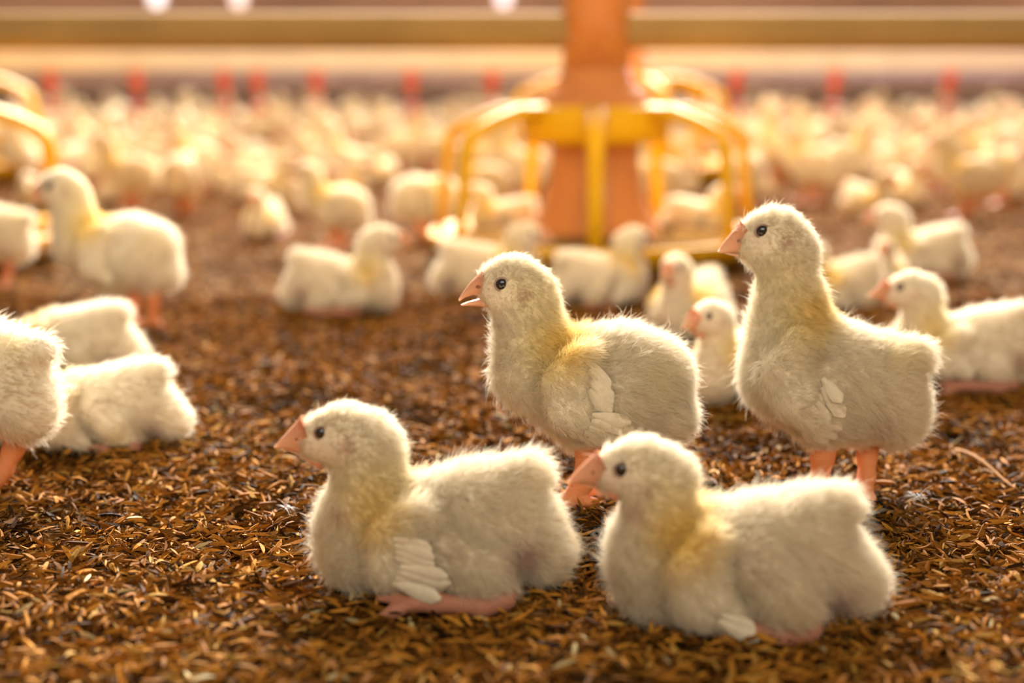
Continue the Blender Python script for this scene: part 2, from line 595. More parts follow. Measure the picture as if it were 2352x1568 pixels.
def surface_net(prims, h):
    allp = []
    for pts, ls, k, skin, mir in prims:
        for p in pts:
            r = p[3] * max(1, ls) + 2.5 * h
            for side in ((1, -1) if mir else (1,)):
                c = p[:3] * np.array([1, side, 1])
                allp += [c - r, c + r]
    lo, hi = np.min(allp, 0), np.max(allp, 0)
    n = np.ceil((hi - lo) / h).astype(int) + 1
    ax = [lo[i] + h * np.arange(n[i]) for i in range(3)]
    G = np.stack(np.meshgrid(*ax, indexing='ij'), -1)
    D = sdf(G, prims)
    S = D < 0
    c = [S[i:n[0] - 1 + i, j:n[1] - 1 + j, k:n[2] - 1 + k] for i in (0, 1) for j in (0, 1) for k in (0, 1)]
    cnt = sum(x.astype(np.int8) for x in c)
    act = (cnt > 0) & (cnt < 8)
    ii = np.argwhere(act)
    vid = -np.ones(act.shape, np.int64)
    vid[act] = np.arange(len(ii))
    acc, num = np.zeros((len(ii), 3)), np.zeros(len(ii))
    corners = [(i, j, k) for i in (0, 1) for j in (0, 1) for k in (0, 1)]
    for a in corners:
        for axx in range(3):
            if a[axx] == 1:
                continue
            b = list(a)
            b[axx] = 1
            da = D[ii[:, 0] + a[0], ii[:, 1] + a[1], ii[:, 2] + a[2]]
            db = D[ii[:, 0] + b[0], ii[:, 1] + b[1], ii[:, 2] + b[2]]
            cr = (da < 0) != (db < 0)
            t = np.where(cr, da / np.where(cr, da - db, 1), 0)
            p = np.array(a, float)[None] + t[:, None] * (np.array(b) - np.array(a))[None]
            acc += np.where(cr[:, None], p, 0)
            num += cr
    Vv = lo + h * (ii + acc / num[:, None])
    Q = []
    for axx in range(3):
        b, c2 = (axx + 1) % 3, (axx + 2) % 3
        sl0 = [slice(None)] * 3
        sl1 = [slice(None)] * 3
        sl0[axx], sl1[axx] = slice(0, -1), slice(1, None)
        s0, s1 = S[tuple(sl0)], S[tuple(sl1)]
        e_ = np.argwhere(s0 != s1)
        e_ = e_[(e_[:, b] > 0) & (e_[:, c2] > 0) & (e_[:, b] < n[b] - 1) & (e_[:, c2] < n[c2] - 1)]
        fl = s0[e_[:, 0], e_[:, 1], e_[:, 2]]
        q = []
        for db_, dc_ in ((-1, -1), (0, -1), (0, 0), (-1, 0)):
            x = e_.copy()
            x[:, b] += db_
            x[:, c2] += dc_
            q.append(vid[x[:, 0], x[:, 1], x[:, 2]])
        q = np.stack(q, 1)
        q[~fl] = q[~fl][:, ::-1]
        Q.append(q)
    Q = np.concatenate(Q)
    Q = Q[(Q >= 0).all(1)]
    # relax
    for _ in range(2):
        s_, w_ = np.zeros_like(Vv), np.zeros(len(Vv))
        for k in range(4):
            np.add.at(s_, Q[:, k], Vv[Q[:, (k + 1) % 4]] + Vv[Q[:, (k + 3) % 4]])
            np.add.at(w_, Q[:, k], 2)
        Vv = Vv * .5 + .5 * s_ / np.maximum(w_, 1)[:, None]
    return Vv, Q


CREAM = np.array((.92, .845, .69))
YELLOW = np.array((.90, .64, .12))
PALEY = np.array((.90, .79, .45))
PINK = np.array((.62, .40, .32))
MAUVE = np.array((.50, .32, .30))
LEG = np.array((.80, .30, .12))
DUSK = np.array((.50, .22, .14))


class Pose:
    """A chick drawn in photograph pixels around a ground anchor; conv turns pixels into metres."""

    def __init__(self, u0, v0, pose):
        self.g = gp(u0, v0)
        self.pxm = F / (self.g[1] * CP + CAM_Z * SP)
        self.pose = pose
        p = pose
        self.prims = []
        for it in p['prims']:
            pts, opt = it
            ins = 0 if opt.get('skin', 0) else opt.get('ins', 7)
            P = np.array([self.pt(q[0], q[1], q[2] - ins, *q[3:]) for q in pts])
            self.prims.append((P, opt.get('ls', 1.0), opt.get('k', 30) / self.pxm, opt.get('skin', 0), opt.get('mir', 0)))

    def pt(self, u, v, r, dy=0.0):
        y = self.g[1] + dy / self.pxm
        if v == 'x':
            raise ValueError
        q = at_y(u, v, y) - self.g
        return np.array([q[0], q[1], q[2], r / self.pxm])

    def side(self, u, v, s=-1):
        """the point of the near flank seen at a pixel (march from the camera side)"""
        q = self.pt(u, v, 0)[:3]
        yy = np.linspace(-.05, .0, 200)
        P = np.stack([np.full(200, q[0]), yy, np.full(200, q[2])], 1)
        d = sdf(P, self.prims)
        k = np.argmax(d < 0) if (d < 0).any() else 199
        return np.array([q[0], yy[k], q[2]])

    def body(self, h, eps=0.0):
        Vv, Q = surface_net(self.prims, h)
        d, ds, dp = sdf(Vv, self.prims, True)
        skin = np.clip((dp - ds) / .0016 + .5, 0, 1)
        c = np.repeat(CREAM[None], len(Vv), 0)
        fur = np.ones(len(Vv))
        for (u, v, r, col, st) in self.pose.get('spots', ()):
            q = self.pt(u, v, 0)
            rr = r / self.pxm
            w = st * np.clip(1.25 - np.hypot(Vv[:, 0] - q[0], (Vv[:, 2] - q[2])) / rr, 0, 1) ** 1.0
            w = np.clip(w, 0, 1) ** 1.0
            w = w * w * (3 - 2 * w)
            c = c * (1 - w[:, None]) + np.array(col) * w[:, None]
        for (u, v, r, f) in self.pose.get('fur', ()):
            q = self.pt(u, v, 0)
            w = np.clip(1.4 - np.hypot(Vv[:, 0] - q[0], (Vv[:, 2] - q[2])) / (r / self.pxm), 0, 1)
            w = w * w * (3 - 2 * w)
            fur = fur * (1 - w) + f * w
        c = c * (1 + .05 * np.sin(Vv[:, :1] * 900 + Vv[:, 2:] * 700) * np.sin(Vv[:, 1:2] * 800))
        lc = np.array(self.pose.get('leg', LEG))
        c = c * (1 - skin[:, None]) + lc * skin[:, None]
        fur = fur * np.clip(1 - 1.6 * skin, 0, 1)
        fm = (skin[Q].mean(1) > .5).astype(int)
        return Vv, Q, c, fur, fm

    def loft(self, secs, n=12):
        V, Fc = [], []
        for ut, vt, ub, vb, hw in secs:
            a, b = self.pt(ut, vt, 0)[:3], self.pt(ub, vb, 0)[:3]
            m, d = (a + b) / 2, (a - b) / 2
            for i in range(n):
                t = 2 * math.pi * i / n
                V.append(m + d * math.cos(t) + np.array([0, math.copysign(abs(math.sin(t)) ** .85, math.sin(t)) * hw / self.pxm, 0]))
        for j in range(len(secs) - 1):
            for i in range(n):
                Fc.append((j * n + i, j * n + (i + 1) % n, (j + 1) * n + (i + 1) % n, (j + 1) * n + i))
        Fc += [tuple(range(n)), tuple((len(secs) - 1) * n + i for i in range(n))[::-1]]
        return V, Fc

    def beak_col(self, secs, n=12):
        m = len(secs) - 1
        return np.repeat(np.array([np.array((.76, .30, .17)) * (1 - j / m) + np.array((.84, .56, .36)) * (j / m) for j in range(m + 1)]), n, 0)

    def eye(self):
        u, v, r = self.pose['eye']
        q = self.side(u, v)
        rr = r / self.pxm
        out = []
        for s in (1, -1):
            c = np.array([q[0], (q[1] + rr * .30) * s, q[2]])
            out.append(c)
        return out, rr


def grow_down(name, Vv, Q, col, fur, n, length, width, lean=.75, clump=.8, seed=1):
    """a coat of fine down over a body mesh"""
    g = np.random.default_rng(seed)
    a, b, c, d = Vv[Q[:, 0]], Vv[Q[:, 1]], Vv[Q[:, 2]], Vv[Q[:, 3]]
    nrm = np.cross(c - a, d - b)
    A = np.linalg.norm(nrm, axis=1)
    nrm = nrm / np.maximum(A, 1e-12)[:, None]
    # smooth vertex normals
    vn = np.zeros_like(Vv)
    for k in range(4):
        np.add.at(vn, Q[:, k], nrm)
    vn /= np.maximum(np.linalg.norm(vn, axis=1), 1e-9)[:, None]
    wgt = A * (fur[Q].mean(1) > .03)
    wgt = wgt * (.6 + .4 * (fur[Q].mean(1) < .5))
    f = g.choice(len(Q), n, p=wgt / wgt.sum())
    s, t = g.random(n)[:, None], g.random(n)[:, None]
    q = Q[f]
    lerp = lambda X: (X[q[:, 0]] * (1 - s) + X[q[:, 1]] * s) * (1 - t) + (X[q[:, 3]] * (1 - s) + X[q[:, 2]] * s) * t
    root, no, co = lerp(Vv), lerp(vn), lerp(col)
    fu = lerp(fur[:, None])[:, 0]
    no /= np.maximum(np.linalg.norm(no, axis=1), 1e-9)[:, None]
    flow = np.array([1.0, 0, -.35])[None] + .12 * g.normal(size=(n, 3))
    # swirl of the flow over the body
    flow[:, 2] += .5 * np.sin(root[:, 0] * 140 + root[:, 2] * 90)
    tan = flow - no * (flow * no).sum(1)[:, None]
    tan /= np.maximum(np.linalg.norm(tan, axis=1), 1e-6)[:, None]
    Ln = length * fu * g.uniform(.55, 1.25, n) * np.where(g.random(n) < .07, 1.45, 1)
    jit = g.normal(size=(n, 3)) * .22
    d0 = no * .80 + tan * lean * .6 + jit * .5
    d0 /= np.linalg.norm(d0, axis=1)[:, None]
    d1 = no * .58 + tan * lean * .95 + jit
    d1 /= np.linalg.norm(d1, axis=1)[:, None]
    d2 = no * .42 + tan * lean * 1.0 + jit * 1.7
    d2 /= np.linalg.norm(d2, axis=1)[:, None]
    p0 = root - no * .0004
    p1 = p0 + d0 * (Ln * .36)[:, None]
    p2 = p1 + d1 * (Ln * .36)[:, None]
    p3 = p2 + d2 * (Ln * .36)[:, None]
    # clump tips towards the strand that leads each small cell
    cell = np.floor(root / .0026 + g.random(3)).astype(np.int64)
    key = cell[:, 0] * 73856093 ^ cell[:, 1] * 19349663 ^ cell[:, 2] * 83492791
    _, first, inv = np.unique(key, return_index=True, return_inverse=True)
    ld = first[inv]
    ok = (np.abs(p3[ld] - p3).max(1) < .005)[:, None]
    w = clump * g.random(n)[:, None] * ok
    p2 = p2 * (1 - .5 * w) + p2[ld] * .5 * w
    p3 = p3 * (1 - w) + p3[ld] * w
    pts = np.stack([p0, p1, p2, p3], 1)
    hc_ = bpy.data.hair_curves.new(name)
    hc_.add_curves([4] * n)
    hc_.attributes['position'].data.foreach_set('vector', pts.astype(np.float32).ravel())
    ra = hc_.attributes.get('radius') or hc_.attributes.new('radius', 'FLOAT', 'POINT')
    ra.data.foreach_set('value', (np.array([1, .85, .55, .12], np.float32)[None] * np.full((n, 1), width / 2, np.float32)).astype(np.float32).ravel())
    ca = hc_.attributes.new('Col', 'FLOAT_COLOR', 'CURVE')
    c4 = np.ones((n, 4), np.float32)
    c4[:, :3] = np.clip(co * g.uniform(.88, 1.12, n)[:, None], 0, 1)
    ca.data.foreach_set('color', c4.ravel())
    hc_.materials.append(M['down'])
    return hc_


def feather_mesh(P, name, r0, r1, w, curl=.02):
    """a small vane lying on the near flank between two pixels; returns mesh for both sides"""
    a, b = P.side(*r0), P.side(*r1)
    a = a + np.array([0, -.0010, 0])
    b = b + np.array([0, -.0029, 0])
    ax = b - a
    L_ = np.linalg.norm(ax)
    ax = ax / L_
    sd = np.cross(ax, (0, 1.0, 0))
    sd /= np.linalg.norm(sd)
    out = np.cross(sd, ax)
    if out[1] > 0:
        out = -out
    ww = w / P.pxm / 2
    V, Fc = [], []
    n = 7
    for i in range(n):
        t = i / (n - 1)
        wd = ww * (0.35 + .75 * math.sin(min(1, t * 1.15) * math.pi * .62)) * (1 if t < .85 else .72 if t < .99 else .25)
        for j, sx in enumerate((-1, -.5, 0, .5, 1)):
            V.append(a + ax * L_ * t + sd * wd * sx + out * (.0007 * (1 - sx * sx) + curl * L_ * t * t * .4))
    for i in range(n - 1):
        for j in range(4):
            k = i * 5 + j
            Fc.append((k, k + 1, k + 6, k + 5))
    return V, Fc


# ---- the poses, drawn in the pixels of the photograph (all face left)
POSE = {}
POSE['tall'] = dict(
    anchor=(1935, 1128),
    prims=[
        ([(1780, 553, 76, 0), (1800, 565, 72, 0)], dict(ls=.90, k=30)),
        ([(1775, 548, 66, 0), (1742, 550, 58, 0)], dict(ls=.78, k=20)),
        ([(1808, 605, 62, 0), (1812, 690, 76, 0), (1817, 765, 98, 0), (1822, 850, 114, 0)], dict(ls=.88, k=40)),
        ([(1830, 850, 108, 0), (1915, 870, 128, 0), (2000, 880, 112, 0)], dict(ls=.86, k=40)),
        ([(1930, 900, 118, 0), (2030, 930, 92, 0)], dict(ls=.86, k=40)),
        ([(2040, 832, 58, 0), (2108, 815, 38, 0)], dict(ls=1.1, k=24)),
        ([(2055, 958, 66, 0)], dict(ls=1.0, k=24)),
        ([(1880, 940, 80, -25), (1895, 1005, 42, -28)], dict(ls=1, k=30)),
        ([(1990, 950, 80, 32), (1995, 1008, 36, 34)], dict(ls=1, k=30)),
        ([(1835, 790, 50, -88), (1800, 850, 56, -104), (1825, 915, 50, -110), (1865, 965, 32, -104)], dict(ls=.6, k=6, mir=1)),
        ([(1893, 1000, 27, -28), (1890, 1045, 26, -30), (1880, 1110, 20, -30), (1878, 1130, 19, -32)], dict(k=8, skin=1)),
        ([(1878, 1132, 17, -32), (1820, 1146, 13, -50), (1770, 1150, 7, -70)], dict(k=8, skin=1)),
        ([(1878, 1132, 17, -32), (1810, 1140, 13, -20), (1755, 1140, 7, -12)], dict(k=8, skin=1)),
        ([(1878, 1132, 15, -32), (1925, 1148, 9, -40), (1940, 1150, 6, -44)], dict(k=8, skin=1)),
        ([(1994, 1000, 22, 34), (1992, 1045, 22, 10), (1990, 1095, 19, -20), (1986, 1120, 20, -42)], dict(k=8, skin=1)),
        ([(1986, 1122, 17, -42), (1998, 1146, 12, -75), (2002, 1160, 8, -95)], dict(k=8, skin=1)),
        ([(1984, 1122, 16, -42), (1930, 1138, 12, -52), (1890, 1142, 7, -60)], dict(k=8, skin=1)),
        ([(1984, 1122, 16, -42), (1935, 1126, 12, -20), (1895, 1128, 7, 0)], dict(k=8, skin=1)),
    ],
    upper=[(1702, 508, 1748, 584, 34), (1688, 522, 1728, 583, 28), (1676, 538, 1704, 581, 20), (1664, 553, 1682, 580, 12.5), (1655, 566, 1662, 581, 6), (1649, 577, 1651, 581, 1.2)],
    lower=[(1748, 582, 1742, 606, 26), (1722, 581, 1720, 600, 20), (1698, 580, 1700, 592, 12), (1674, 580, 1677, 586, 6), (1664, 580, 1665, 583, 1.5)],
    eye=(1743, 526, 14.5),
    spots=[(1815, 730, 90, PALEY, .55), (1855, 705, 75, YELLOW, .55), (1800, 640, 80, PALEY, .5), (1770, 530, 80, PALEY, .25),
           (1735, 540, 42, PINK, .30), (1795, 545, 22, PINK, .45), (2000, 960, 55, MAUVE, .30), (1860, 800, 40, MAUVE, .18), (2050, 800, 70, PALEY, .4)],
    fur=[(1825, 880, 80, .62), (1785, 560, 95, .42), (1738, 545, 42, .16), (1800, 690, 70, .75), (1885, 1010, 25, .4), (1995, 1010, 25, .4)],
    feathers=[((1818, 905), (1858, 1000), 40), ((1832, 900), (1880, 998), 40), ((1846, 893), (1898, 985), 38), ((1856, 882), (1908, 962), 34),
              ((1864, 865), (1912, 930), 30), ((1866, 845), (1904, 895), 28)],
)
POSE['crouch'] = dict(
    anchor=(1335, 1150),
    prims=[
        ([(1180, 660, 74, 0), (1200, 672, 72, 0)], dict(ls=.90, k=30)),
        ([(1180, 655, 66, 0), (1151, 655, 57, 0)], dict(ls=.78, k=20)),
        ([(1208, 700, 66, 0), (1216, 765, 78, 0), (1232, 840, 96, 0)], dict(ls=.88, k=40)),
        ([(1240, 850, 94, 0), (1335, 878, 116, 0), (1430, 882, 126, 0)], dict(ls=.84, k=40)),
        ([(1430, 882, 126, 0), (1470, 890, 110, 0)], dict(ls=.86, k=40)),
        ([(1520, 948, 74, 0)], dict(ls=1.0, k=18)),
        ([(1505, 855, 78, 0)], dict(ls=1.0, k=22)),
        ([(1310, 930, 75, 0), (1340, 1000, 45, -20)], dict(ls=1, k=40)),
        ([(1400, 950, 70, 30), (1370, 1010, 40, 40)], dict(ls=1, k=40)),
        ([(1345, 825, 44, -92), (1302, 880, 60, -106), (1308, 940, 52, -112), (1362, 985, 32, -106)], dict(ls=.6, k=6, mir=1)),
        ([(1338, 1005, 30, -22), (1352, 1050, 26, -24), (1340, 1105, 24, -30), (1312, 1146, 23, -38)], dict(k=8, skin=1)),
        ([(1308, 1148, 20, -38), (1280, 1172, 14, -64), (1255, 1182, 8, -86)], dict(k=8, skin=1)),
        ([(1308, 1148, 18, -38), (1255, 1152, 12, -24), (1215, 1152, 7, -16)], dict(k=8, skin=1)),
        ([(1310, 1148, 17, -40), (1350, 1153, 10, -48), (1374, 1150, 7, -50)], dict(k=8, skin=1)),
        ([(1370, 1010, 28, 40), (1400, 1060, 22, 42), (1395, 1110, 19, 40), (1375, 1128, 18, 40)], dict(k=8, skin=1)),
        ([(1375, 1130, 15, 40), (1325, 1138, 11, 30), (1285, 1140, 7, 20)], dict(k=8, skin=1)),
        ([(1375, 1130, 15, 40), (1330, 1130, 11, 60), (1290, 1130, 7, 70)], dict(k=8, skin=1)),
    ],
    upper=[(1106, 620, 1146, 684, 32), (1094, 634, 1130, 681, 26), (1081, 647, 1106, 677, 19), (1068, 664, 1085, 677, 12), (1059, 677, 1066, 684, 6), (1053, 688, 1055, 692, 1.2)],
    lower=[(1142, 681, 1136, 712, 26), (1122, 681, 1118, 705, 20), (1098, 686, 1098, 703, 13), (1076, 692, 1078, 702, 7), (1059, 699, 1060, 702, 1.5)],
    eye=(1153, 645, 14),
    spots=[(1245, 790, 90, PALEY, .65), (1290, 775, 85, YELLOW, .62), (1240, 680, 90, PALEY, .45), (1190, 640, 70, PALEY, .25),
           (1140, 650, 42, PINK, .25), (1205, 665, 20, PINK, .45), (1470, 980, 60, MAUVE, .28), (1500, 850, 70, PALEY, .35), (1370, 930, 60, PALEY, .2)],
    fur=[(1310, 900, 85, .62), (1185, 660, 92, .40), (1140, 660, 42, .16), (1210, 760, 60, .75), (1345, 1010, 25, .4)],
    feathers=[((1335, 960), (1425, 1000), 34), ((1345, 950), (1448, 985), 34), ((1350, 935), (1452, 968), 32), ((1352, 922), (1440, 945), 28),
              ((1340, 800), (1392, 870), 30), ((1345, 822), (1398, 898), 30), ((1348, 845), (1396, 918), 28), ((1345, 865), (1388, 925), 26), ((1320, 970), (1395, 1010), 28)],
)
POSE['sit'] = dict(
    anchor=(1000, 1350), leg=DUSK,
    prims=[
        ([(795, 1000, 76, 0), (835, 1012, 74, 0)], dict(ls=.90, k=30)),
        ([(785, 1000, 68, 0), (738, 1007, 60, 0)], dict(ls=.78, k=20)),
        ([(838, 1030, 70, 0), (846, 1105, 78, 0), (832, 1185, 90, 0), (822, 1240, 94, 0)], dict(ls=.90, k=40)),
        ([(830, 1245, 90, 0), (950, 1220, 120, 0), (1100, 1205, 130, 0)], dict(ls=.88, k=40)),
        ([(1100, 1195, 130, 0), (1160, 1200, 118, 0)], dict(ls=.86, k=40)),
        ([(1140, 1125, 66, 0), (1222, 1082, 42, 0)], dict(ls=1.1, k=24)),
        ([(1220, 1240, 84, 0), (1245, 1262, 68, 0)], dict(ls=1.0, k=22)),
        ([(860, 1260, 80, 0), (1000, 1270, 80, 0)], dict(ls=1.1, k=40)),
        ([(1030, 1260, 80, -74), (1100, 1305, 68, -100), (1150, 1366, 38, -112)], dict(ls=.9, k=12, mir=1)),
        ([(965, 1195, 54, -100), (905, 1235, 64, -110), (900, 1295, 58, -116), (990, 1325, 36, -118)], dict(ls=.6, k=6, mir=1)),
        ([(1160, 1376, 27, -128), (1110, 1392, 23, -142), (1000, 1384, 21, -146), (952, 1384, 21, -146)], dict(k=8, skin=1, mir=1)),
        ([(952, 1386, 18, -146), (905, 1404, 14, -158), (856, 1424, 8, -170)], dict(k=8, skin=1)),
        ([(952, 1384, 18, -144), (915, 1376, 14, -128), (868, 1374, 8, -122)], dict(k=8, skin=1, mir=1)),
    ],
    upper=[(692, 952, 740, 1052, 36), (680, 968, 720, 1049, 29), (666, 984, 697, 1042, 22), (652, 1000, 672, 1034, 14), (639, 1014, 648, 1029, 7), (629, 1025, 632, 1029, 1.2)],
    lower=[(742, 1050, 740, 1075, 26), (718, 1047, 714, 1062, 18), (695, 1041, 694, 1049, 11), (668, 1033, 668, 1037, 5), (655, 1031, 655, 1033, 1.5)],
    eye=(744, 984, 15),
    spots=[(865, 1145, 90, YELLOW, .6), (860, 1090, 100, PALEY, .5), (730, 1010, 50, PINK, .30), (800, 1010, 26, PINK, .5), (770, 1050, 40, PINK, .18), (785, 1165, 26, PINK, .5),
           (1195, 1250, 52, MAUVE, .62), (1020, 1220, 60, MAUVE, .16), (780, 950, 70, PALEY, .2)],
    fur=[(920, 1260, 90, .62), (795, 1000, 100, .40), (735, 1010, 50, .14), (850, 1110, 70, .7), (1140, 1350, 45, .35), (1195, 1260, 40, .6)],
    feathers=[((915, 1286), (1022, 1312), 34), ((920, 1274), (1036, 1300), 34), ((925, 1262), (1042, 1286), 32), ((930, 1250), (1036, 1270), 30), ((915, 1188), (1000, 1214), 30), ((918, 1202), (1006, 1230), 30), ((920, 1216), (1006, 1246), 30), ((920, 1230), (998, 1260), 28)],
)
POSE['loaf'] = dict(
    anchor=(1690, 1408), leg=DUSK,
    prims=[
        ([(1472, 1076, 76, 0), (1510, 1092, 74, 0)], dict(ls=.90, k=30)),
        ([(1465, 1076, 68, 0), (1417, 1080, 60, 0)], dict(ls=.78, k=20)),
        ([(1512, 1108, 70, 0), (1510, 1185, 82, 0), (1496, 1270, 98, 0), (1510, 1330, 92, 0)], dict(ls=.92, k=40)),
        ([(1520, 1310, 98, 0), (1640, 1290, 132, 0), (1790, 1275, 138, 0)], dict(ls=.90, k=40)),
        ([(1790, 1275, 138, 0), (1850, 1255, 116, 0)], dict(ls=.88, k=40)),
        ([(1850, 1178, 58, 0), (1928, 1158, 44, 0)], dict(ls=1.15, k=24)),
        ([(1922, 1310, 90, 0), (1948, 1338, 78, 0)], dict(ls=1.0, k=22)),
        ([(1540, 1330, 82, 0), (1720, 1335, 80, 0)], dict(ls=1.1, k=40)),
        ([(1740, 1290, 80, -80), (1800, 1360, 72, -105), (1845, 1430, 44, -112)], dict(ls=.9, k=18, mir=1)),
        ([(1635, 1250, 46, -110), (1602, 1310, 70, -124), (1612, 1375, 66, -130), (1680, 1420, 42, -132)], dict(ls=.6, k=6, mir=1)),
        ([(1852, 1444, 36, -118), (1800, 1460, 26, -122), (1700, 1440, 20, -122)], dict(k=14, skin=1, mir=1)),
    ],
    upper=[(1372, 1030, 1418, 1124, 36), (1358, 1047, 1396, 1120, 29), (1343, 1061, 1372, 1115, 22), (1328, 1077, 1346, 1111, 14), (1314, 1093, 1322, 1109, 7), (1302, 1106, 1305, 1110, 1.2)],
    lower=[(1420, 1122, 1418, 1150, 26), (1396, 1119, 1392, 1136, 18), (1370, 1114, 1370, 1122, 11), (1344, 1110, 1344, 1114, 5), (1330, 1109, 1330, 1111, 1.5)],
    eye=(1425, 1066, 16),
    spots=[(1545, 1200, 95, YELLOW, .68), (1600, 1190, 60, YELLOW, .30), (1520, 1120, 80, PALEY, .45), (1410, 1090, 48, PINK, .32), (1480, 1110, 26, PINK, .4), (1455, 1160, 34, PINK, .45),
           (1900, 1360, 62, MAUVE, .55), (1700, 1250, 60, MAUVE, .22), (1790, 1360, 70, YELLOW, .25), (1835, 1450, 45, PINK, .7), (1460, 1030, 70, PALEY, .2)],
    fur=[(1620, 1340, 95, .62), (1475, 1080, 100, .40), (1415, 1085, 50, .14), (1520, 1180, 70, .75), (1840, 1440, 50, .15), (1900, 1370, 45, .6)],
    feathers=[((1610, 1392), (1700, 1440), 36), ((1618, 1378), (1712, 1424), 36), ((1626, 1364), (1714, 1406), 34), ((1632, 1350), (1708, 1386), 30)],
)

# poses of the blurred chicks behind (same way of drawing)
def shifted(src, **kw):
    p = dict(POSE[src])
    p.update(kw)
    return p


# head down, pecking: body of the crouching chick, neck bent to the ground
pk = [it for k, it in enumerate(POSE['crouch']['prims']) if k not in (0, 1, 2)]
pk = [([(1250, 850, 92, 0), (1195, 900, 72, 0), (1150, 980, 64, 0)], dict(ls=.9, k=40)),
      ([(1140, 1000, 68, 0), (1125, 1040, 60, 0)], dict(ls=.9, k=30))] + pk
POSE['peck'] = shifted('crouch', prims=pk, eye=(1105, 1030, 14), spots=[(1240, 850, 90, PALEY, .6), (1300, 800, 70, YELLOW, .4)],
                       fur=[(1130, 1030, 80, .4)], feathers=[],
                       upper=[(1075, 1060, 1130, 1085, 28), (1073, 1085, 1115, 1100, 20), (1075, 1110, 1098, 1118, 10), (1078, 1128, 1081, 1129, 1.2)],
                       lower=[(1125, 1080, 1140, 1075, 22), (1115, 1095, 1122, 1095, 14), (1096, 1116, 1099, 1116, 2)])

st = POSE['crouch']['prims'][:10] + [
    ([(1480, 970, 62, -25), (1487, 1020, 34, -28)], dict(k=24)),
    ([(1488, 1010, 26, -28), (1490, 1060, 24, -28), (1486, 1125, 20, -30)], dict(k=8, skin=1)),
    ([(1486, 1128, 17, -30), (1430, 1140, 12, -46), (1390, 1144, 7, -58)], dict(k=8, skin=1)),
    ([(1486, 1128, 17, -30), (1425, 1134, 12, -18), (1385, 1136, 7, -10)], dict(k=8, skin=1)),
    ([(1486, 1128, 15, -30), (1520, 1142, 9, -36)], dict(k=8, skin=1)),
    ([(1390, 1000, 28, 34), (1395, 1060, 22, 36), (1385, 1118, 19, 36)], dict(k=8, skin=1)),
    ([(1385, 1120, 16, 36), (1330, 1128, 11, 30), (1290, 1130, 7, 26)], dict(k=8, skin=1))]
POSE['stand'] = shifted('crouch', prims=st)
nap = [it for k, it in enumerate(POSE['loaf']['prims']) if k not in (0, 1, 2)]
nap = [([(1530, 1300, 98, 0), (1450, 1320, 76, 0)], dict(ls=.92, k=40)),
       ([(1440, 1325, 74, 0), (1390, 1345, 66, 0)], dict(ls=.9, k=30))] + nap
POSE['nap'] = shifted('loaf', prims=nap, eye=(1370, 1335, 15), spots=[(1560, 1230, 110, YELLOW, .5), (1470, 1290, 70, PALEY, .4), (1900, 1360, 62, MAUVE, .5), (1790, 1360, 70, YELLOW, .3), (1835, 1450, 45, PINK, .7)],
                      fur=[(1400, 1340, 80, .4), (1840, 1440, 50, .15)], feathers=[],
                      upper=[(1338, 1330, 1350, 1392, 30), (1322, 1348, 1334, 1392, 22), (1306, 1368, 1314, 1394, 12), (1294, 1392, 1296, 1395, 1.2)],
                      lower=[(1352, 1388, 1358, 1402, 22), (1334, 1391, 1336, 1399, 14), (1312, 1394, 1313, 1397, 2)])

# ------------------------------------------------------------------ chicks: building
LIB = {}


def library(key):
    if key in LIB:
        return LIB[key]
    ps = POSE[key]
    P = Pose(*ps['anchor'], ps)
    Vv, Q, c, fur, fm = P.body(.00115)
    d = dict(P=P, Vv=Vv, Q=Q, c=c, fur=fur)
    d['body'] = mesh_np('body_' + key, Vv, Q, [M['plumage'], M['skin']], c, fm)
    for b in ('upper', 'lower'):
        v, f = P.loft(ps[b])
        d[b + '_beak'] = mesh_np(b + '_beak_' + key, np.array(v), f, [M['beak']], P.beak_col(ps[b]))
    s1, s2 = ps['upper'][1], ps['upper'][2]
    nq = P.pt((s1[0] * .62 + s1[2] * .38 + s2[0] * .62 + s2[2] * .38) / 2, (s1[1] * .62 + s1[3] * .38 + s2[1] * .62 + s2[3] * .38) / 2, 0)
    d['nostril'] = [joined('nostril_' + key, [(*sphere((nq[0], sd * 22.5 / P.pxm, nq[2]), 4.5 / P.pxm, 10, 7, (1.3, .5, .8)), M['nostril'])]) for sd in (1, -1)]
    ctr, rr = P.eye()
    d['eye'], d['eyelid'] = [], []
    for c_ in ctr:
        d['eye'].append(joined('eye_' + key, [(*sphere(c_, rr, 20, 14, (1, .72, 1)), M['eye'])]))
        ring = []
        for i in range(25):
            a = 2 * math.pi * i / 24
            ring.append((c_[0] + rr * 1.08 * math.cos(a), c_[1] + math.copysign(rr * .22, c_[1]), c_[2] + rr * 1.02 * math.sin(a)))
        d['eyelid'].append(joined('eyelid_' + key, [(*tube(ring, rr * .17, 8, up=(0, 1, 0)), M['eyelid'])]))
    d['feathers'] = []
    for a, b, w in ps.get('feathers', ()):
        v, f = feather_mesh(P, 'f', a, b, w)
        for s in (1, -1):
            vv = [np.array(x) * np.array([1, s, 1]) for x in v]
            d['feathers'].append(joined('wing_feather_' + key, [(vv, f, M['feather'])]))
    LIB[key] = d
    return d


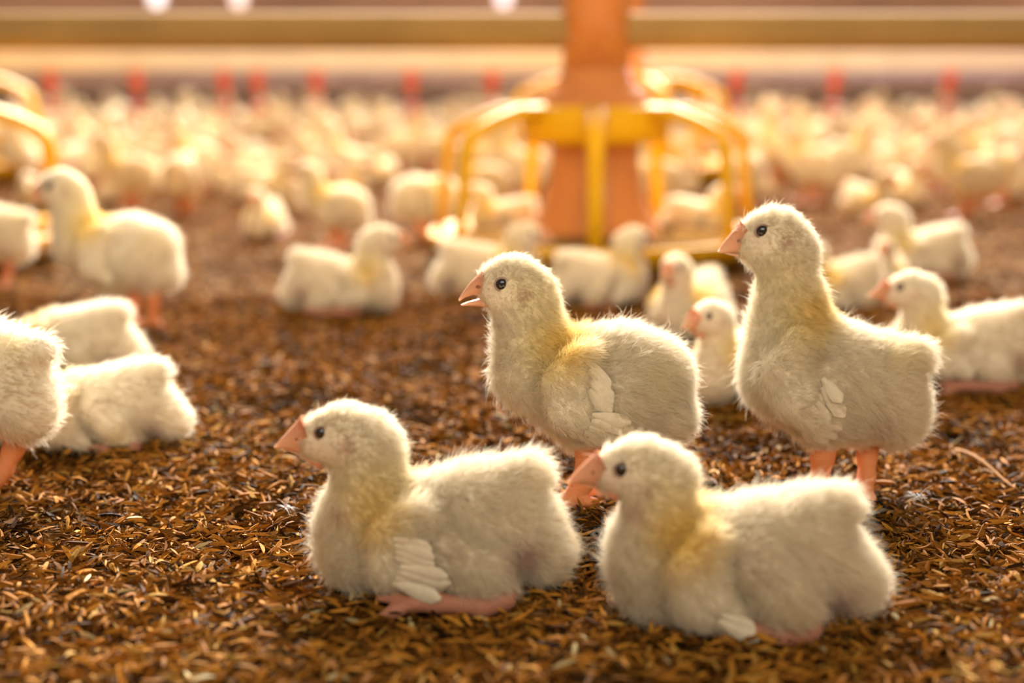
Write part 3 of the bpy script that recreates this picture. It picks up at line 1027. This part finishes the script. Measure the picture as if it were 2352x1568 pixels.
def far_mesh(key):
    """a light single mesh for the far flock"""
    k2 = key + '_far'
    if k2 in LIB:
        return LIB[k2]
    d = library(key)
    P = d['P']
    pr = [(np.concatenate([p[:, :3], np.maximum(p[:, 3:], .0031)], 1), ls, k, sk, mi) for p, ls, k, sk, mi in P.prims]
    old = P.prims
    P.prims = pr
    Vv, Q, c, fur, fm = P.body(.0026)
    P.prims = old
    no = Vv - Vv.mean(0)
    V, Fc, mi, col = [tuple(x) for x in Vv], [tuple(int(i) for i in q) for q in Q], list(fm), list(c)
    pieces = [(*P.loft(POSE[key]['upper'], 8), 2), (*P.loft(POSE[key]['lower'], 8), 2)]
    ctr, rr = P.eye()
    for c_ in ctr:
        pieces.append((*sphere(c_, rr, 10, 7, (1, .8, 1)), 3))
    for v, f, m in pieces:
        b = len(V)
        V += [tuple(x) for x in v]
        col += [np.array((.76, .34, .19))] * len(v)
        Fc += [tuple(b + i for i in q) for q in f]
        mi += [m] * len(f)
    col = [np.array(q) * (np.array((.86, .80, .70)) if i < len(c) else 1) for i, q in enumerate(col)]  # self-shading of the missing down is put into the plumage colour
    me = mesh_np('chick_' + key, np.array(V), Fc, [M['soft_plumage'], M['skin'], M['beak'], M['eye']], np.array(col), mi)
    LIB[k2] = me
    return me


def chick(key, loc, rot, scale, label, down, group=None, feathers=True):
    d = library(key)
    e = bpy.data.objects.new('chick', None)
    COL.objects.link(e)
    e.empty_display_size = .02
    e.location = tuple(float(x) for x in loc)
    e.rotation_euler = (0, 0, rot)
    e.scale = scale if hasattr(scale, '__len__') else (scale,) * 3
    tag(e, label, 'chick', group)
    link('body', d['body'], e)
    link('down', down, e)
    bk = link('upper_beak', d['upper_beak'], e)
    bk['label'] = 'short pinkish orange beak'
    for nm in d['nostril']:
        link('nostril', nm, bk)
    link('lower_beak', d['lower_beak'], e)
    for i in (0, 1):
        y = link('eye', d['eye'][i], e)
        y['label'] = 'round glossy black eye'
        link('eyelid', d['eyelid'][i], y)
    if feathers:
        for f in d['feathers']:
            link('wing_feather', f, e)
    return e


def down_of(key, n, length, width, tagname, seed=1):
    k2 = (key, tagname)
    if k2 not in LIB:
        d = library(key)
        LIB[k2] = grow_down('down_' + key, d['Vv'], d['Q'], d['c'], d['fur'], n, length, width, seed=seed)
    return LIB[k2]


for key, label in (('tall', 'tall standing yellow-white chick with upright neck, on orange legs at the right'),
                   ('crouch', 'standing chick in the middle with its beak slightly open'),
                   ('sit', 'white chick lying on the litter with one foot stretched forward under it'),
                   ('loaf', 'nearest chick resting on the litter in front of the tall standing chick')):
    d = library(key)
    dn = down_of(key, 60000, .0064, .00013, 'hero', seed=len(key))
    chick(key, d['P'].g, 0, 1.0, label, dn, 'four chicks in the foreground')


# chicks of the middle distance: pose, pixel of the anchor on the ground, turn (0 faces left, 180 faces right), size, label
def mid(key, u, v, deg, s, label):
    dn = down_of(key, 9000, .0056, .00030, 'mid', seed=3)
    g = gp(u, v)
    return chick(key, g, math.radians(deg), s, label, dn, 'blurred chicks in the middle distance', feathers=False)


mid('tall', -18, 1112, -18, 1.03, 'white rump of a chick standing cut off at the left edge')
mid('nap', 222, 1018, 6, .95, 'chick resting with its head hidden, beside the cut-off rump at the left')
mid('nap', 165, 855, -8, 1.0, 'yellowish chick lying behind the resting chick at the left edge')
mid('stand', 262, 755, 0, 1.08, 'standing chick with dark orange beak at the left, facing left')
mid('tall', -5, 655, 10, .95, 'chick at the left edge standing behind the left standing chick')
mid('sit', 790, 715, 180, 1.0, 'chick sitting alone on the bare litter, facing right')
mid('crouch', 765, 572, -8, .86, 'white-backed chick facing left beside a front-facing chick')
mid('sit', 610, 545, 80, .85, 'chick facing the camera beside the white-backed chick')
mid('loaf', 1120, 672, 170, .98, 'chick behind the open-beaked chick, turned away to the right')
mid('loaf', 1375, 695, 210, .98, 'chick with lowered head in front of the feeder column')
mid('loaf', 1590, 765, 60, .98, 'plump chick between the feeder and the tall standing chick')
mid('sit', 1700, 915, 40, .88, 'chick peeking out behind the chest of the tall standing chick')
mid('sit', 2200, 880, 0, 1.0, 'chick with red-orange beak lying at the right edge')
mid('sit', 2110, 635, 0, .98, 'orange-beaked chick sitting behind the back of the tall chick')
mid('loaf', 1925, 708, 25, .92, 'chick half hidden just behind the neck of the tall chick')
mid('sit', 2035, 672, 70, .72, 'small chick between two sitting chicks behind the tall chick')
mid('peck', 985, 545, 180, .90, 'chick pecking at the rim of the yellow pan')
mid('tall', 800, 435, 20, .92, 'chick stretching its neck up in the crowd left of the feeder')
for dx_, deg, lb in ((-.092, 0, 'chick sitting in the feeder pan left of the orange column'), (.118, 180, 'chick sitting in the feeder pan right of the orange column')):
    o = mid('loaf', 1215, 520, deg, .84, lb)
    o.location = (fc[0] + dx_, FY + .088, .016)

# the flock behind
keys = ['tall', 'tall', 'crouch', 'sit', 'loaf', 'crouch', 'sit', 'loaf', 'peck']
placed = [tuple(o_.location[:2]) for o_ in COL.objects if o_.name.startswith('chick') and o_.parent is None]
blocks = [(fc[0], FY, .23), (fl[0], FY, .23), (f3[0], 2.55, .24), (f4[0], 2.6, .24)]
spots_ = []
yy = 1.93
while yy < 3.45:
    step = .118 + .012 * random.random()
    x = -(.37 * yy + .05) + random.random() * step
    while x < .37 * yy + .05:
        spots_.append((x + random.uniform(-.025, .025), yy + random.uniform(-.05, .05), True))
        x += step
    yy += .155
for _ in range(4000):
    yb = 3.55 + 2.8 * random.random()
    spots_.append((random.uniform(-1, 1) * (.37 * yb + .05), yb, False))
count = 0
for x, y, near in spots_:
    u = W / 2 + x / y * F
    if near and (random.random() < .10 or (430 < u < 540 and y < 2.2) or (880 < u < 1040 and y < 2.3)):
        continue
    if count >= 275:
        break
    if any((x - a) ** 2 + (y - b) ** 2 < r * r for a, b, r in blocks):
        continue
    if any((x - a) ** 2 + (y - b) ** 2 < .092 ** 2 for a, b in placed):
        continue
    placed.append((x, y))
    count += 1
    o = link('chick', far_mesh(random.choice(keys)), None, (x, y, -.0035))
    o.rotation_euler = (0, 0, random.uniform(0, 6.283))
    k = random.uniform(.9, 1.12)
    o.scale = (k, k, k)
    where = 'left of' if u < 1150 else 'right of' if u > 1580 else 'straight behind'
    row = 'front rows' if y < 2.45 else 'middle rows' if y < 3.2 else 'far rows'
    lab = f'blurred pale chick in the {row} of the flock {where} the orange feeder column'
    tag(o, lab, 'chick', f'{row} of the flock {where} the feeder')
print('flock', count)

# ------------------------------------------------------------------ small things on the litter and lamps far behind
V, Fc = [], []
a, b = gp(2195, 1052), gp(2345, 1142)
pts = [a * (1 - t) + b * t + np.array([0, 0, .0045 + .002 * math.sin(5 * t)]) for t in np.linspace(0, 1, 8)]
tag(link('straw', joined('straw', [(*tube(pts, [.0013, .0014, .0013, .0011, .0010, .0009, .0008, .0005], 8, (1, .5)), M['straw'])])),
    'long pale straw lying on the litter right of the tall chick', 'straw')


def fluff(u, v, n, size, label):
    g0 = gp(u, v) + np.array([0, 0, .0045])
    pieces = []
    for _ in range(n):
        d = rng.normal(size=3) * np.array([1, .7, .35])
        d /= np.linalg.norm(d)
        q = g0 + rng.normal(size=3) * size * .12
        e_ = q + d * size * rng.uniform(.5, 1)
        e_[2] = max(e_[2], .002)
        pieces.append((*tube([q, (q + e_) / 2 + np.array([0, 0, size * .08]), e_], [.00022, .00016, .00004], 5), M['quill']))
    tag(link('loose_down_feather', joined('loose_down_feather', pieces)), label, 'feather', 'bits of down on the litter')


fluff(662, 1188, 14, .006, 'tiny white wisp of down lying left of the lying white chick')
fluff(2105, 1162, 18, .007, 'white wisp of down beside the foot of the tall chick')
fluff(60, 1050, 8, .005, 'pale speck of down on the litter below the cut-off rump')


def hanging_bulb(u, v, y, col, label):
    p = at_y(u, v, y)
    e_ = bpy.data.objects.new('hanging_lamp', None)
    COL.objects.link(e_)
    e_.location = tuple(float(x) for x in p)
    tag(e_, label, 'lamp', 'lamps hanging far behind the feed pipe')
    m, N, L, pr = nodemat('lit_bulb')
    pr.inputs['Base Color'].default_value = (.9, .9, .9, 1)
    pr.inputs['Emission Color'].default_value = (*col, 1)
    pr.inputs['Emission Strength'].default_value = 1.9
    link('bulb', joined('bulb', [(*lathe([(.001, -.040), (.016, -.036), (.028, -.022), (.032, -.004), (.026, .016), (.014, .034), (.012, .044)], 20), m)]), e_)
    link('socket', joined('socket', [(*lathe([(.0125, .040), (.016, .046), (.016, .078), (.006, .086)], 16), M['steel'])]), e_)
    link('cable', joined('cable', [(*tube([(0, 0, .08), (0, 0, .35), (0, 0, .62)], .003, 8), M['water_pipe'])]), e_)


hanging_bulb(360, -8, 6.2, (1.0, .92, .95), 'white lamp glowing above the pipe at the upper left')
hanging_bulb(548, -6, 6.8, (1.0, .75, .70), 'pinkish lamp glowing above the pipe, second from the left')
hanging_bulb(1157, -8, 6.4, (1.0, .80, .85), 'pink-white lamp glowing just left of the feeder column')
hanging_bulb(1452, -4, 6.2, (1.0, .62, .78), 'pink lamp glowing just right of the feeder column')
